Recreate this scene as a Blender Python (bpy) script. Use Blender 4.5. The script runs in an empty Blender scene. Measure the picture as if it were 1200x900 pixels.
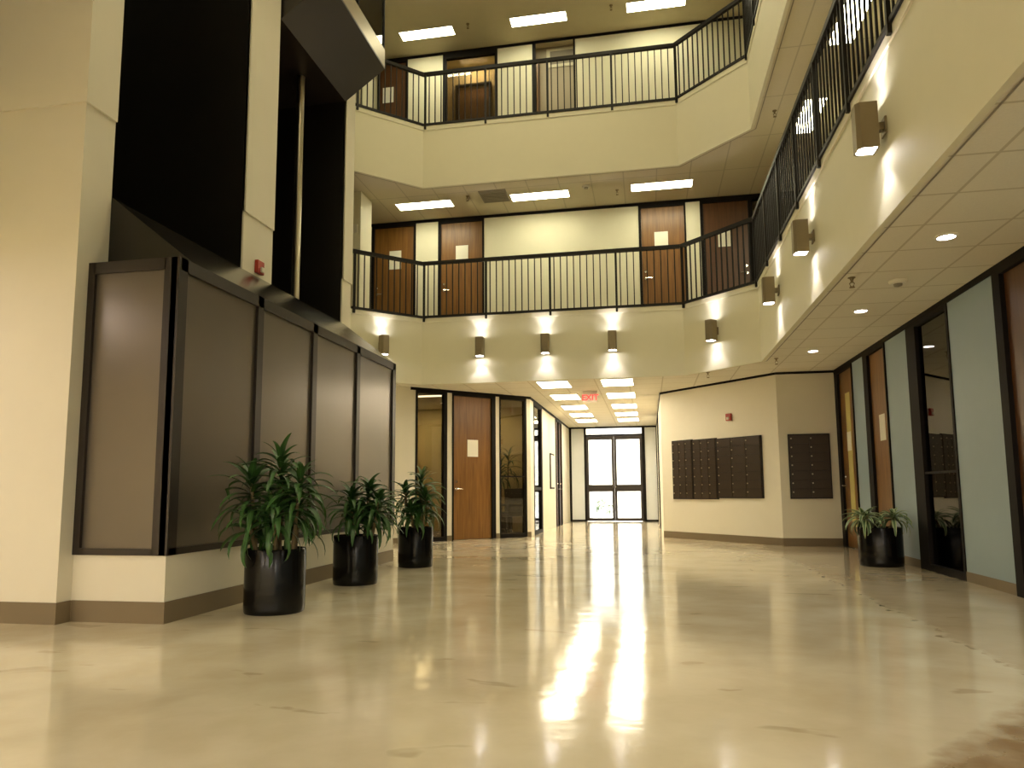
import bpy, bmesh, math, random
from mathutils import Vector, Matrix
random.seed(7)
S = bpy.context.scene
COL = S.collection
PI = math.pi
R = math.radians

# ------------------------------------------------------------------ camera
CAM_H, F, CY = 0.94, 845.2, 482.36
pt, yw, ro = R(6.325), R(10.641), R(-0.4102)
fw = Vector((-math.sin(yw)*math.cos(pt), math.cos(yw)*math.cos(pt), math.sin(pt)))
rt = Vector((math.cos(yw), math.sin(yw), 0))
up = rt.cross(fw)
r2 = math.cos(ro)*rt + math.sin(ro)*up
u2 = -math.sin(ro)*rt + math.cos(ro)*up
cd = bpy.data.cameras.new('camera')
cam = bpy.data.objects.new('camera', cd); COL.objects.link(cam)
m = Matrix((r2, u2, -fw)).transposed().to_4x4(); m.translation = Vector((0, 0, CAM_H))
cam.matrix_world = m
cd.sensor_fit = 'HORIZONTAL'; cd.sensor_width = 36; cd.lens = F/1200*36
cd.shift_y = (CY-450)/1200
cd.clip_start = 0.02; cd.clip_end = 300
S.camera = cam

# ------------------------------------------------------------------ levels
ZC1, Z2, ZC2, Z3, ZC3 = 2.95, 4.20, 6.79, 8.02, 10.60
YB = 14.45            # back wall of the upper walkways
XW = 3.154            # right wall
XE = -4.28            # elevator wall plane
XB, YBX, YBE = -3.50, 4.82, 9.63   # screen enclosure

# ------------------------------------------------------------------ materials
def nt(name):
    mt = bpy.data.materials.new(name); mt.use_nodes = True
    n = mt.node_tree; n.nodes.clear()
    out = n.nodes.new('ShaderNodeOutputMaterial')
    return mt, n, out
def N(n, typ, **kw):
    x = n.nodes.new(typ)
    for k, v in kw.items():
        setattr(x, k, v)
    return x
def link(n, a, b): n.links.new(a, b)
def math_node(n, op, a, b=None, c=None):
    x = n.nodes.new('ShaderNodeMath'); x.operation = op
    for i, v in enumerate((a, b, c)):
        if v is None: continue
        if isinstance(v, (int, float)): x.inputs[i].default_value = v
        else: n.links.new(v, x.inputs[i])
    return x.outputs[0]
def mix_col(n, fac, a, b):
    x = n.nodes.new('ShaderNodeMix'); x.data_type = 'RGBA'
    if isinstance(fac, (int, float)): x.inputs[0].default_value = fac
    else: n.links.new(fac, x.inputs[0])
    for i, v in ((6, a), (7, b)):
        if isinstance(v, tuple): x.inputs[i].default_value = (*v, 1)
        else: n.links.new(v, x.inputs[i])
    return x.outputs[2]
def plain(name, col, rough=0.5, metal=0.0, var=0.06, scale=6.0, bump=0.0, bscale=60, spec=0.5, coat=0.0):
    mt, n, out = nt(name)
    b = N(n, 'ShaderNodeBsdfPrincipled')
    b.inputs['Roughness'].default_value = rough
    b.inputs['Metallic'].default_value = metal
    b.inputs['Specular IOR Level'].default_value = spec
    b.inputs['Coat Weight'].default_value = coat
    tc = N(n, 'ShaderNodeTexCoord')
    no = N(n, 'ShaderNodeTexNoise'); no.inputs['Scale'].default_value = scale
    link(n, tc.outputs['Object'], no.inputs['Vector'])
    c = mix_col(n, no.outputs['Fac'], tuple(x*(1-var) for x in col), tuple(min(1, x*(1+var)) for x in col))
    link(n, c, b.inputs['Base Color'])
    if bump:
        n2 = N(n, 'ShaderNodeTexNoise'); n2.inputs['Scale'].default_value = bscale
        link(n, tc.outputs['Object'], n2.inputs['Vector'])
        bp = N(n, 'ShaderNodeBump'); bp.inputs['Strength'].default_value = bump; bp.inputs['Distance'].default_value = 0.01
        link(n, n2.outputs['Fac'], bp.inputs['Height']); link(n, bp.outputs[0], b.inputs['Normal'])
    link(n, b.outputs[0], out.inputs[0])
    return mt
def wood(name, c1, c2, rough=0.38):
    mt, n, out = nt(name)
    b = N(n, 'ShaderNodeBsdfPrincipled'); b.inputs['Roughness'].default_value = rough
    tc = N(n, 'ShaderNodeTexCoord'); mp = N(n, 'ShaderNodeMapping')
    mp.inputs['Scale'].default_value = (14, 14, 0.7)
    link(n, tc.outputs['Object'], mp.inputs[0])
    no = N(n, 'ShaderNodeTexNoise'); no.inputs['Scale'].default_value = 2.2; no.inputs['Detail'].default_value = 6
    no.inputs['Distortion'].default_value = 0.6
    link(n, mp.outputs[0], no.inputs['Vector'])
    rp = N(n, 'ShaderNodeValToRGB'); rp.color_ramp.elements[0].position = 0.3; rp.color_ramp.elements[1].position = 0.7
    rp.color_ramp.elements[0].color = (*c1, 1); rp.color_ramp.elements[1].color = (*c2, 1)
    link(n, no.outputs['Fac'], rp.inputs[0]); link(n, rp.outputs[0], b.inputs['Base Color'])
    link(n, b.outputs[0], out.inputs[0])
    return mt
def emit(name, col, strength):
    mt, n, out = nt(name)
    e = N(n, 'ShaderNodeEmission'); e.inputs[0].default_value = (*col, 1); e.inputs[1].default_value = strength
    link(n, e.outputs[0], out.inputs[0])
    return mt
def glass(name, tint, ior=1.5, rough=0.01):
    mt, n, out = nt(name)
    fr = N(n, 'ShaderNodeFresnel'); fr.inputs[0].default_value = ior
    t = N(n, 'ShaderNodeBsdfTransparent'); t.inputs[0].default_value = (*tint, 1)
    g = N(n, 'ShaderNodeBsdfGlossy'); g.inputs['Roughness'].default_value = rough
    mx = N(n, 'ShaderNodeMixShader')
    link(n, fr.outputs[0], mx.inputs[0]); link(n, t.outputs[0], mx.inputs[1]); link(n, g.outputs[0], mx.inputs[2])
    link(n, mx.outputs[0], out.inputs[0])
    return mt
def tile_mat(name, tile, line, x0, y0, px, py, w=0.022):
    mt, n, out = nt(name)
    b = N(n, 'ShaderNodeBsdfPrincipled'); b.inputs['Roughness'].default_value = 0.85
    tc = N(n, 'ShaderNodeTexCoord'); sp = N(n, 'ShaderNodeSeparateXYZ'); link(n, tc.outputs['Object'], sp.inputs[0])
    def ln(o, o0, p):
        f = math_node(n, 'FRACT', math_node(n, 'DIVIDE', math_node(n, 'SUBTRACT', o, o0 - w/2), p))
        return math_node(n, 'LESS_THAN', f, w/p)
    l = math_node(n, 'MAXIMUM', ln(sp.outputs[0], x0, px), ln(sp.outputs[1], y0, py))
    no = N(n, 'ShaderNodeTexNoise'); no.inputs['Scale'].default_value = 70; link(n, tc.outputs['Object'], no.inputs['Vector'])
    c = mix_col(n, no.outputs['Fac'], tuple(x*.93 for x in tile), tuple(min(1, x*1.05) for x in tile))
    link(n, mix_col(n, l, c, line), b.inputs['Base Color'])
    bp = N(n, 'ShaderNodeBump'); bp.inputs['Strength'].default_value = 0.15; bp.inputs['Distance'].default_value = 0.004
    link(n, no.outputs['Fac'], bp.inputs['Height']); link(n, bp.outputs[0], b.inputs['Normal'])
    link(n, b.outputs[0], out.inputs[0])
    return mt
def floor_mat():
    mt, n, out = nt('polished_concrete')
    b = N(n, 'ShaderNodeBsdfPrincipled')
    tc = N(n, 'ShaderNodeTexCoord')
    def noise(s, d=5, dist=0.0, sc=(1, 1, 1)):
        mp = N(n, 'ShaderNodeMapping'); mp.inputs['Scale'].default_value = sc
        link(n, tc.outputs['Object'], mp.inputs[0])
        x = N(n, 'ShaderNodeTexNoise'); x.inputs['Scale'].default_value = s; x.inputs['Detail'].default_value = d
        x.inputs['Distortion'].default_value = dist
        link(n, mp.outputs[0], x.inputs['Vector']); return x.outputs['Fac']
    big = noise(0.45, 4, 0.6)
    rp = N(n, 'ShaderNodeValToRGB'); rp.color_ramp.elements[0].position = 0.35; rp.color_ramp.elements[1].position = 0.65
    rp.color_ramp.elements[0].color = (0.62, 0.55, 0.40, 1); rp.color_ramp.elements[1].color = (0.77, 0.70, 0.54, 1)
    link(n, big, rp.inputs[0])
    mid = noise(2.1, 8, 0.2)
    r2_ = N(n, 'ShaderNodeValToRGB'); r2_.color_ramp.elements[0].position = 0.30; r2_.color_ramp.elements[1].position = 0.62
    r2_.color_ramp.elements[0].color = (0.80, 0.76, 0.68, 1); r2_.color_ramp.elements[1].color = (1, 1, 1, 1)
    link(n, mid, r2_.inputs[0])
    mu = N(n, 'ShaderNodeMix'); mu.data_type = 'RGBA'; mu.blend_type = 'MULTIPLY'; mu.inputs[0].default_value = 0.7
    link(n, rp.outputs[0], mu.inputs[6]); link(n, r2_.outputs[0], mu.inputs[7])
    # browner old paving right of a ragged joint, and a worn brown patch beside the camera
    sp = N(n, 'ShaderNodeSeparateXYZ'); link(n, tc.outputs['Object'], sp.inputs[0])
    fine = noise(9.0, 6, 0.3)
    wob = math_node(n, 'ADD', math_node(n, 'MULTIPLY', math_node(n, 'SUBTRACT', mid, 0.5), 0.30), math_node(n, 'MULTIPLY', math_node(n, 'SUBTRACT', fine, 0.5), 0.20))
    xx = math_node(n, 'ADD', sp.outputs[0], wob)
    def clamp01(v): return math_node(n, 'MINIMUM', math_node(n, 'MAXIMUM', v, 0.0), 1.0)
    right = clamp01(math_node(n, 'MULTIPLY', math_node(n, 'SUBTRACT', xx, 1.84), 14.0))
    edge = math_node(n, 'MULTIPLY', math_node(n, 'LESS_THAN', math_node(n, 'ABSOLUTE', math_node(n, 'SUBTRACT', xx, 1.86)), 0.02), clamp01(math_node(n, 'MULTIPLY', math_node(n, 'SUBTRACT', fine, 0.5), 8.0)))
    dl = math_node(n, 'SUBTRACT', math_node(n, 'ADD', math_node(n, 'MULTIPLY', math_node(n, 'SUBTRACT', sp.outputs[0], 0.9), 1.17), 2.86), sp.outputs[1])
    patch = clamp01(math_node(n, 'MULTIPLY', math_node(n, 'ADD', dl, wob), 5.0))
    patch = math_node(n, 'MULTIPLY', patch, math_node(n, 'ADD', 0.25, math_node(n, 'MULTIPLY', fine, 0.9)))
    spots = N(n, 'ShaderNodeValToRGB'); spots.color_ramp.elements[0].position = 0.66; spots.color_ramp.elements[1].position = 0.70
    link(n, noise(1.7, 3, 0.5, (1, 2.2, 1)), spots.inputs[0])
    c = mix_col(n, math_node(n, 'MULTIPLY', spots.outputs[0], 0.35), mu.outputs[2], (0.24, 0.17, 0.08))
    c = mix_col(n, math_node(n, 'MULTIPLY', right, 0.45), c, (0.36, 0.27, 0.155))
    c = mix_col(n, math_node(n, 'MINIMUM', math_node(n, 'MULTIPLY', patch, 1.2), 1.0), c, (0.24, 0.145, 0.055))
    c = mix_col(n, math_node(n, 'MULTIPLY', edge, 0.7), c, (0.22, 0.15, 0.075))
    link(n, c, b.inputs['Base Color'])
    rg = N(n, 'ShaderNodeMapRange'); rg.inputs[3].default_value = 0.07; rg.inputs[4].default_value = 0.15
    link(n, noise(1.2, 5), rg.inputs[0])
    link(n, math_node(n, 'ADD', rg.outputs[0], math_node(n, 'MULTIPLY', patch, 0.25)), b.inputs['Roughness'])
    b.inputs['IOR'].default_value = 1.75
    bp = N(n, 'ShaderNodeBump'); bp.inputs['Strength'].default_value = 0.085; bp.inputs['Distance'].default_value = 0.02
    link(n, noise(5.0, 3, 0.0), bp.inputs['Height']); link(n, bp.outputs[0], b.inputs['Normal'])
    link(n, b.outputs[0], out.inputs[0])
    return mt
def leaf_mat(name, base, tip, stripe=None):
    mt, n, out = nt(name)
    b = N(n, 'ShaderNodeBsdfPrincipled'); b.inputs['Roughness'].default_value = 0.38
    tc = N(n, 'ShaderNodeTexCoord'); sp = N(n, 'ShaderNodeSeparateXYZ'); link(n, tc.outputs['UV'], sp.inputs[0])
    c = mix_col(n, sp.outputs[1], base, tip)
    d = math_node(n, 'ABSOLUTE', math_node(n, 'SUBTRACT', sp.outputs[0], 0.5))
    if stripe:
        g = math_node(n, 'GREATER_THAN', d, 0.22)
        c = mix_col(n, math_node(n, 'MULTIPLY', g, 0.85), c, stripe)
    else:
        g = math_node(n, 'LESS_THAN', d, 0.06)
        c = mix_col(n, math_node(n, 'MULTIPLY', g, 0.35), c, tuple(min(1, x*2.2) for x in tip))
    link(n, c, b.inputs['Base Color']); link(n, b.outputs[0], out.inputs[0])
    return mt

WALLC = (0.72, 0.69, 0.52)
M = dict(
    wall=plain('cream_paint', WALLC, 0.62, var=0.02, bump=0.05, bscale=120),
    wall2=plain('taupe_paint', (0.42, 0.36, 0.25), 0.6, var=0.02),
    lowwall=plain('pale_paint', (0.74, 0.70, 0.58), 0.6, var=0.02),
    blue=plain('blue_grey_paint', (0.31, 0.41, 0.46), 0.45, var=0.03),
    palepanel=plain('pale_blue_panel', (0.72, 0.77, 0.80), 0.4, var=0.03),
    base=plain('tan_vinyl_base', (0.19, 0.145, 0.085), 0.5, var=0.05),
    black=plain('black_metal', (0.008, 0.006, 0.005), 0.6, var=0.1, spec=0.15),
    rail=plain('dark_bronze_paint', (0.009, 0.007, 0.005), 0.5, var=0.1, spec=0.3),
    bronze=plain('dark_bronze_frame', (0.026, 0.019, 0.015), 0.38, metal=0.2, var=0.1),
    shaft=plain('shaft_black', (0.010, 0.008, 0.006), 0.35, var=0.3, scale=1.5),
    roof=plain('black_laminate', (0.012, 0.010, 0.008), 0.17, var=0.1),
    under=plain('dark_laminate', (0.022, 0.017, 0.014), 0.35, var=0.1),
    panel=plain('satin_bronze_panel', (0.15, 0.128, 0.104), 0.28, metal=0.5, var=0.05, scale=2),
    steel=plain('brushed_steel', (0.55, 0.50, 0.40), 0.28, metal=1.0, var=0.08, scale=20),
    sill=plain('brushed_sill', (0.34, 0.29, 0.20), 0.32, metal=0.6, var=0.08, scale=10),
    chrome=plain('chrome', (0.8, 0.78, 0.72), 0.15, metal=1.0, var=0.02),
    sconce=plain('taupe_metal', (0.27, 0.22, 0.14), 0.4, metal=0.45, var=0.06, scale=20),
    wood=wood('walnut_veneer', (0.145, 0.062, 0.012), (0.24, 0.112, 0.024)),
    wooddark=wood('dark_walnut_veneer', (0.070, 0.028, 0.009), (0.115, 0.047, 0.015)),
    paper=plain('paper', (0.82, 0.80, 0.68), 0.8, var=0.02),
    pot=plain('black_pot', (0.005, 0.0045, 0.004), 0.20, var=0.1, spec=0.22),
    soil=plain('soil', (0.03, 0.02, 0.012), 0.95, var=0.4, scale=60, bump=0.6),
    cane=plain('cane_bark', (0.16, 0.12, 0.06), 0.8, var=0.25, scale=30, bump=0.4),
    leaf=leaf_mat('dracaena_leaf', (0.017, 0.052, 0.012), (0.040, 0.112, 0.022)),
    leafv=leaf_mat('striped_leaf', (0.05, 0.12, 0.045), (0.08, 0.17, 0.06), (0.42, 0.50, 0.28)),
    red=plain('red_plastic', (0.35, 0.03, 0.015), 0.4, var=0.05),
    white=plain('white_plastic', (0.75, 0.72, 0.62), 0.45, var=0.03),
    brass=plain('sprinkler_brass', (0.28, 0.22, 0.12), 0.4, metal=0.8, var=0.1),
    vent=plain('grey_grille', (0.28, 0.25, 0.19), 0.6, var=0.1),
    mail=plain('dark_brown_metal', (0.014, 0.010, 0.007), 0.40, metal=0.3, var=0.12, scale=12),
    maild=plain('dark_brown_door_metal', (0.045, 0.031, 0.021), 0.36, metal=0.3, var=0.15, scale=9),
    lock=plain('nickel_lock', (0.55, 0.48, 0.34), 0.35, metal=1.0, var=0.05),
    glassdark=glass('smoked_glass', (0.58, 0.53, 0.45), 1.6),
    glassclear=glass('clear_glass', (0.90, 0.92, 0.90), 1.45),
    glassyellow=plain('yellow_glow_paint', (0.62, 0.55, 0.20), 0.6, var=0.06),  # flat yellow stands in for room light behind the vision glass
    tile=tile_mat('ceiling_tile', (0.76, 0.72, 0.60), (0.56, 0.51, 0.385), 2.13, 4.615, 0.61, 0.61, 0.022),
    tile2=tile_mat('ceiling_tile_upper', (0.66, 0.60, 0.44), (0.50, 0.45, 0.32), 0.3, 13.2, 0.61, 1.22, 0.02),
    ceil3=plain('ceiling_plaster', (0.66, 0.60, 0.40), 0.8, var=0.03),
    carpet=plain('walkway_carpet', (0.16, 0.12, 0.075), 0.95, var=0.15, scale=40),
    tube=emit('fluorescent_diffuser', (1.0, 0.93, 0.64), 24.0),
    tubec=emit('corridor_diffuser', (1.0, 0.86, 0.62), 19.0),
    led=emit('lamp_lens', (1.0, 0.92, 0.90), 30.0),
    exitred=emit('exit_letters', (1.0, 0.10, 0.08), 1.6),
    officelamp=emit('office_lamp_and_fill', (1.0, 0.92, 0.75), 6.0),
    officewall=plain('office_wall', (0.55, 0.46, 0.24), 0.8, var=0.05),
    chair=plain('black_vinyl', (0.02, 0.018, 0.015), 0.4, var=0.1),
    concrete=plain('outdoor_concrete', (0.62, 0.60, 0.56), 0.9, var=0.08),
    stucco=plain('outdoor_stucco', (0.66, 0.62, 0.55), 0.9, var=0.05),
    bush=leaf_mat('bush_leaf', (0.06, 0.10, 0.05), (0.14, 0.20, 0.09)),
)
M['floor'] = floor_mat()
M['exitface'] = plain('exit_sign_face', (0.80, 0.72, 0.62), 0.3, var=0.02)

# ------------------------------------------------------------------ mesh helpers
class MB:
    def __init__(s): s.bm = bmesh.new(); s.uv = None
    def box(s, a, b, bevel=0.0):
        x0, y0, z0 = a; x1, y1, z1 = b
        vs = [s.bm.verts.new(p) for p in ((x0,y0,z0),(x1,y0,z0),(x1,y1,z0),(x0,y1,z0),(x0,y0,z1),(x1,y0,z1),(x1,y1,z1),(x0,y1,z1))]
        fs = [s.bm.faces.new([vs[i] for i in q]) for q in ((3,2,1,0),(4,5,6,7),(0,1,5,4),(1,2,6,5),(2,3,7,6),(3,0,4,7))]
        if bevel:
            es = list({e for f in fs for e in f.edges})
            bmesh.ops.bevel(s.bm, geom=es, offset=bevel, segments=2, affect='EDGES', profile=0.5)
        return s
    def prism(s, poly, z0, z1):
        a = [s.bm.verts.new((x, y, z0)) for x, y in poly]; b = [s.bm.verts.new((x, y, z1)) for x, y in poly]
        n = len(poly)
        s.bm.faces.new(a[::-1]); s.bm.faces.new(b)
        for i in range(n): s.bm.faces.new((a[i], a[(i+1)%n], b[(i+1)%n], b[i]))
        return s
    def prism_y(s, poly, y0, y1):            # poly in x,z
        a = [s.bm.verts.new((x, y0, z)) for x, z in poly]; b = [s.bm.verts.new((x, y1, z)) for x, z in poly]
        n = len(poly)
        s.bm.faces.new(a[::-1]); s.bm.faces.new(b)
        for i in range(n): s.bm.faces.new((a[i], a[(i+1)%n], b[(i+1)%n], b[i]))
        return s
    def poly(s, pts):
        s.bm.faces.new([s.bm.verts.new(p) for p in pts]); return s
    def lathe(s, prof, seg=32, c=(0, 0, 0), axis='z', capped=True):
        rings = []
        for r, h in prof:
            ring = []
            for i in range(seg):
                a = 2*PI*i/seg
                p = {'z': (c[0]+r*math.cos(a), c[1]+r*math.sin(a), c[2]+h),
                     'y': (c[0]+r*math.cos(a), c[1]+h, c[2]+r*math.sin(a)),
                     'x': (c[0]+h, c[1]+r*math.cos(a), c[2]+r*math.sin(a))}[axis]
                ring.append(s.bm.verts.new(p))
            rings.append(ring)
        for a, b in zip(rings, rings[1:]):
            for i in range(seg): s.bm.faces.new((a[i], a[(i+1)%seg], b[(i+1)%seg], b[i]))
        if capped:
            s.bm.faces.new(rings[0][::-1]); s.bm.faces.new(rings[-1])
        return s
    def tube(s, pts, rad, seg=8):
        pts = [Vector(p) for p in pts]; rings = []
        for i, p in enumerate(pts):
            d = (pts[min(i+1, len(pts)-1)] - pts[max(i-1, 0)]).normalized()
            u = d.cross(Vector((0, 0, 1)))
            u = Vector((1, 0, 0)) if u.length < 1e-4 else u.normalized()
            v = d.cross(u); r = rad[i] if isinstance(rad, (list, tuple)) else rad
            rings.append([s.bm.verts.new(p + r*(math.cos(2*PI*k/seg)*u + math.sin(2*PI*k/seg)*v)) for k in range(seg)])
        for a, b in zip(rings, rings[1:]):
            for i in range(seg): s.bm.faces.new((a[i], a[(i+1)%seg], b[(i+1)%seg], b[i]))
        s.bm.faces.new(rings[0][::-1]); s.bm.faces.new(rings[-1])
        return s
    def leaf(s, base, az, el, L, w, droop, roll=0.0, seg=8, lim=None):
        if s.uv is None: s.uv = s.bm.loops.layers.uv.new('UVMap')
        p = Vector(base); rows = []
        for i in range(seg+1):
            t = i/seg
            e = el - droop*t**1.3
            d = Vector((math.cos(az)*math.cos(e), math.sin(az)*math.cos(e), math.sin(e)))
            if i: p = p + d*(L/seg)
            if lim: p.x = min(max(p.x, lim[0]), lim[1])
            side = Vector((-math.sin(az), math.cos(az), 0))
            nrm = side.cross(d)
            side = side*math.cos(roll) + nrm*math.sin(roll)
            ww = w*(0.30+0.70*min(1, t/0.3))*(max(0.0, 1-t)**0.55)
            if i == seg: ww = w*0.03
            rows.append((s.bm.verts.new(p - side*ww + nrm*ww*0.35*-1), s.bm.verts.new(p), s.bm.verts.new(p + side*ww - nrm*ww*0.35), t))
        for a, b in zip(rows, rows[1:]):
            for (i, j, ua, ub) in ((0, 1, 0, .5), (1, 2, .5, 1)):
                f = s.bm.faces.new((a[i], a[j], b[j], b[i])); f.smooth = True
                for lp, uvc in zip(f.loops, ((ua, a[3]), (ub, a[3]), (ub, b[3]), (ua, b[3]))): lp[s.uv].uv = uvc
        return s
    def build(s, name, mat, parent=None, smooth=False, loc=None, rotz=None):
        me = bpy.data.meshes.new(name)
        bmesh.ops.recalc_face_normals(s.bm, faces=s.bm.faces[:]) if s.uv is None else None
        s.bm.to_mesh(me); s.bm.free()
        me.materials.append(M[mat])
        if smooth:
            for p in me.polygons: p.use_smooth = True
            me.set_sharp_from_angle(angle=R(38))
        o = bpy.data.objects.new(name, me); COL.objects.link(o)
        if parent: o.parent = parent
        if loc is not None: o.location = loc
        if rotz is not None: o.rotation_euler = (0, 0, rotz)
        return o
def tag(o, label, cat, group=None, kind=None):
    o['label'] = label; o['category'] = cat
    if group: o['group'] = group
    if kind: o['kind'] = kind
    return o
def thing(name, label, cat, loc=(0, 0, 0), rotz=0.0, group=None, kind=None):
    o = bpy.data.objects.new(name, None); COL.objects.link(o)
    o.empty_display_size = 0.1
    o.location = loc; o.rotation_euler = (0, 0, rotz)
    return tag(o, label, cat, group, kind)
def copy_tree(src, loc, label, rotz=None, group=None):
    r = src.copy(); COL.objects.link(r); r.location = loc
    if rotz is not None: r.rotation_euler = (0, 0, rotz)
    r['label'] = label
    if group: r['group'] = group
    for ch in list(src.children):
        c = ch.copy(); COL.objects.link(c); c.parent = r
        for g in list(ch.children):
            d = g.copy(); COL.objects.link(d); d.parent = c
    return r
def struct(name, mb, mat, label, cat='wall', **kw):
    return tag(mb.build(name, mat, **kw), label, cat, kind='structure')

# ------------------------------------------------------------------ floor and slabs
struct('floor', MB().box((-9.2, -6.2, -0.1), (3.4, 22.9, 0.0)), 'floor', 'polished tan concrete floor of the atrium and corridor', 'floor')
PATH = [(-5.135, 9.84), (-5.135, 11.84), (-4.125, 12.82), (0.68, 12.82), (1.79, 11.69), (1.79, -1.4), (0.68, -2.5), (-4.125, -2.5), (-5.135, -1.5), (-5.135, 4.68)]
OUT = [(-9.2, 4.68), (-9.2, -6.2), (3.4, -6.2), (3.4, 23.0), (-9.2, 23.0), (-9.2, 9.84)]
OUT2 = [(-9.2, 4.68), (-9.2, -6.2), (3.4, -6.2), (3.4, 15.4), (-9.2, 15.4), (-9.2, 9.84)]
def ring(z, out): return MB().poly([(x, y, z) for x, y in PATH+out])
struct('ceiling_ground', ring(ZC1, OUT), 'tile', 'tiled ground floor soffit and corridor ceiling', 'ceiling')
struct('floor_second', ring(Z2-0.02, OUT2), 'carpet', 'second storey walkway floor', 'floor')
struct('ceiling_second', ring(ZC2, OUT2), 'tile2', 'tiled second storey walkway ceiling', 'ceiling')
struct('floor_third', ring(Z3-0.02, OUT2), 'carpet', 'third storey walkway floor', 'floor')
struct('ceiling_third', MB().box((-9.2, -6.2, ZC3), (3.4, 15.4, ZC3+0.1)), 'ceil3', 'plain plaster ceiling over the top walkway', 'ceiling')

def offset(path, d):
    out = []
    n = len(path)
    for i, p in enumerate(path):
        a = Vector(path[max(i-1, 0)]); b = Vector(path[i]); c = Vector(path[min(i+1, n-1)])
        d1 = (b-a).normalized() if i else (c-b).normalized(); d2 = (c-b).normalized() if i < n-1 else d1
        n1 = Vector((-d1.y, d1.x)); n2 = Vector((-d2.y, d2.x))
        k = (n1+n2).normalized(); out.append(b + k*(d/max(0.3, k.dot(n1))))
    return out
def fascia(name, z0, z1, label):
    mb = MB()
    def strip(d0, d1, za, zb):
        A = offset(PATH, d0); B = offset(PATH, d1)
        for i in range(len(PATH)-1):
            for f in (((*A[i], za), (*A[i+1], za), (*A[i+1], zb), (*A[i], zb)), ((*A[i], zb), (*A[i+1], zb), (*B[i+1], zb), (*B[i], zb)),
                      ((*A[i], za), (*A[i+1], za), (*B[i+1], za), (*B[i], za)), ((*B[i], za), (*B[i+1], za), (*B[i+1], zb), (*B[i], zb))):
                mb.poly(f)
    # positive offset is to the left of travel (outside the void)
    strip(0.0, 0.045, z0-0.012, z1)
    strip(-0.018, 0.0, z1-0.085, z1)
    bmesh.ops.remove_doubles(mb.bm, verts=mb.bm.verts[:], dist=1e-4)
    struct(name, mb, 'wall', label, 'wall')
fascia('wall_fascia_second', ZC1, Z2, 'cream band under the second storey railing')
fascia('wall_fascia_third', ZC2, Z3, 'cream band under the third storey railing')

for zz, nm in ((ZC1, 'ground'), (ZC2, 'second')):
    mb = MB(); A = offset(PATH, 0.075); B = offset(PATH, 0.090)
    for i in range(len(PATH)-1): mb.poly(((*A[i], zz-0.004), (*A[i+1], zz-0.004), (*B[i+1], zz-0.004), (*B[i], zz-0.004)))
    struct('trim_soffit_'+nm, mb, 'vent', 'thin metal bead along the soffit edge', 'trim')
# ------------------------------------------------------------------ railings
BAL = {}
def railing(label, A, B, z, prev=None, nxt=None, last=False):
    A = Vector(A); B = Vector(B); L = (B-A).length; ang = math.atan2((B-A).y, (B-A).x)
    def turn(p, q, r):
        if p is None or r is None: return 0.0
        a = math.atan2(q[1]-p[1], q[0]-p[0]) - math.atan2(r[1]-q[1], r[0]-q[0])
        return math.tan((a % (2*PI))/2) if (a % (2*PI)) < PI else 0.0
    t0 = turn(prev, A, B); t1 = turn(A, B, nxt)
    root = thing('balcony_railing', label, 'railing', (A.x, A.y, z), ang, 'balcony railings')
    def bar(d0, d1, z0, z1): return MB().prism([(0.001-d0*t0, d0), (L-0.001+d0*t1, d0), (L-0.001+d1*t1, d1), (0.001-d1*t0, d1)], z0, z1)
    bar(-0.047, 0.011, 1.03, 1.095).build('top_rail', 'rail', root)
    bar(-0.038, -0.004, 0.004, 0.045).build('bottom_rail', 'rail', root)
    np_ = max(1, round(L/1.07)); sp = L/np_
    if 'p' not in BAL:
        t = MB().box((-0.019, -0.050, -0.07), (0.019, -0.0185, 1.04)).build('post', 'rail'); BAL['p'] = t.data; bpy.data.objects.remove(t)
        t = MB().box((-0.009, -0.030, 0.04), (0.009, -0.012, 1.04)).build('baluster', 'rail'); BAL['b'] = t.data; bpy.data.objects.remove(t)
    def put(nm, me, x):
        o = bpy.data.objects.new(nm, me); COL.objects.link(o); o.parent = root; o.location = (x, 0, 0)
    for i in range(np_+(1 if last else 0)): put('post', BAL['p'], i*sp+0.045)
    nb = max(1, round(sp/0.117))
    for i in range(np_):
        for k in range(1, nb): put('baluster', BAL['b'], i*sp+k*sp/nb)
    return root
for z, where, ry in ((Z2, 'lower balcony above the wall sconces', 2.0), (Z3, 'upper balcony', 9.0)):
    E_ = (1.79, ry)
    railing(f'dark railing on the angled left end of the {where}', PATH[1], PATH[2], z, None, PATH[3])
    railing(f'long straight dark railing across the back of the {where}', PATH[2], PATH[3], z, PATH[1], PATH[4])
    railing(f'dark railing on the angled right corner of the {where}', PATH[3], PATH[4], z, PATH[2], E_)
    railing(f'dark railing along the steep right side of the {where}', PATH[4], E_, z, PATH[3], None, True)

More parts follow.
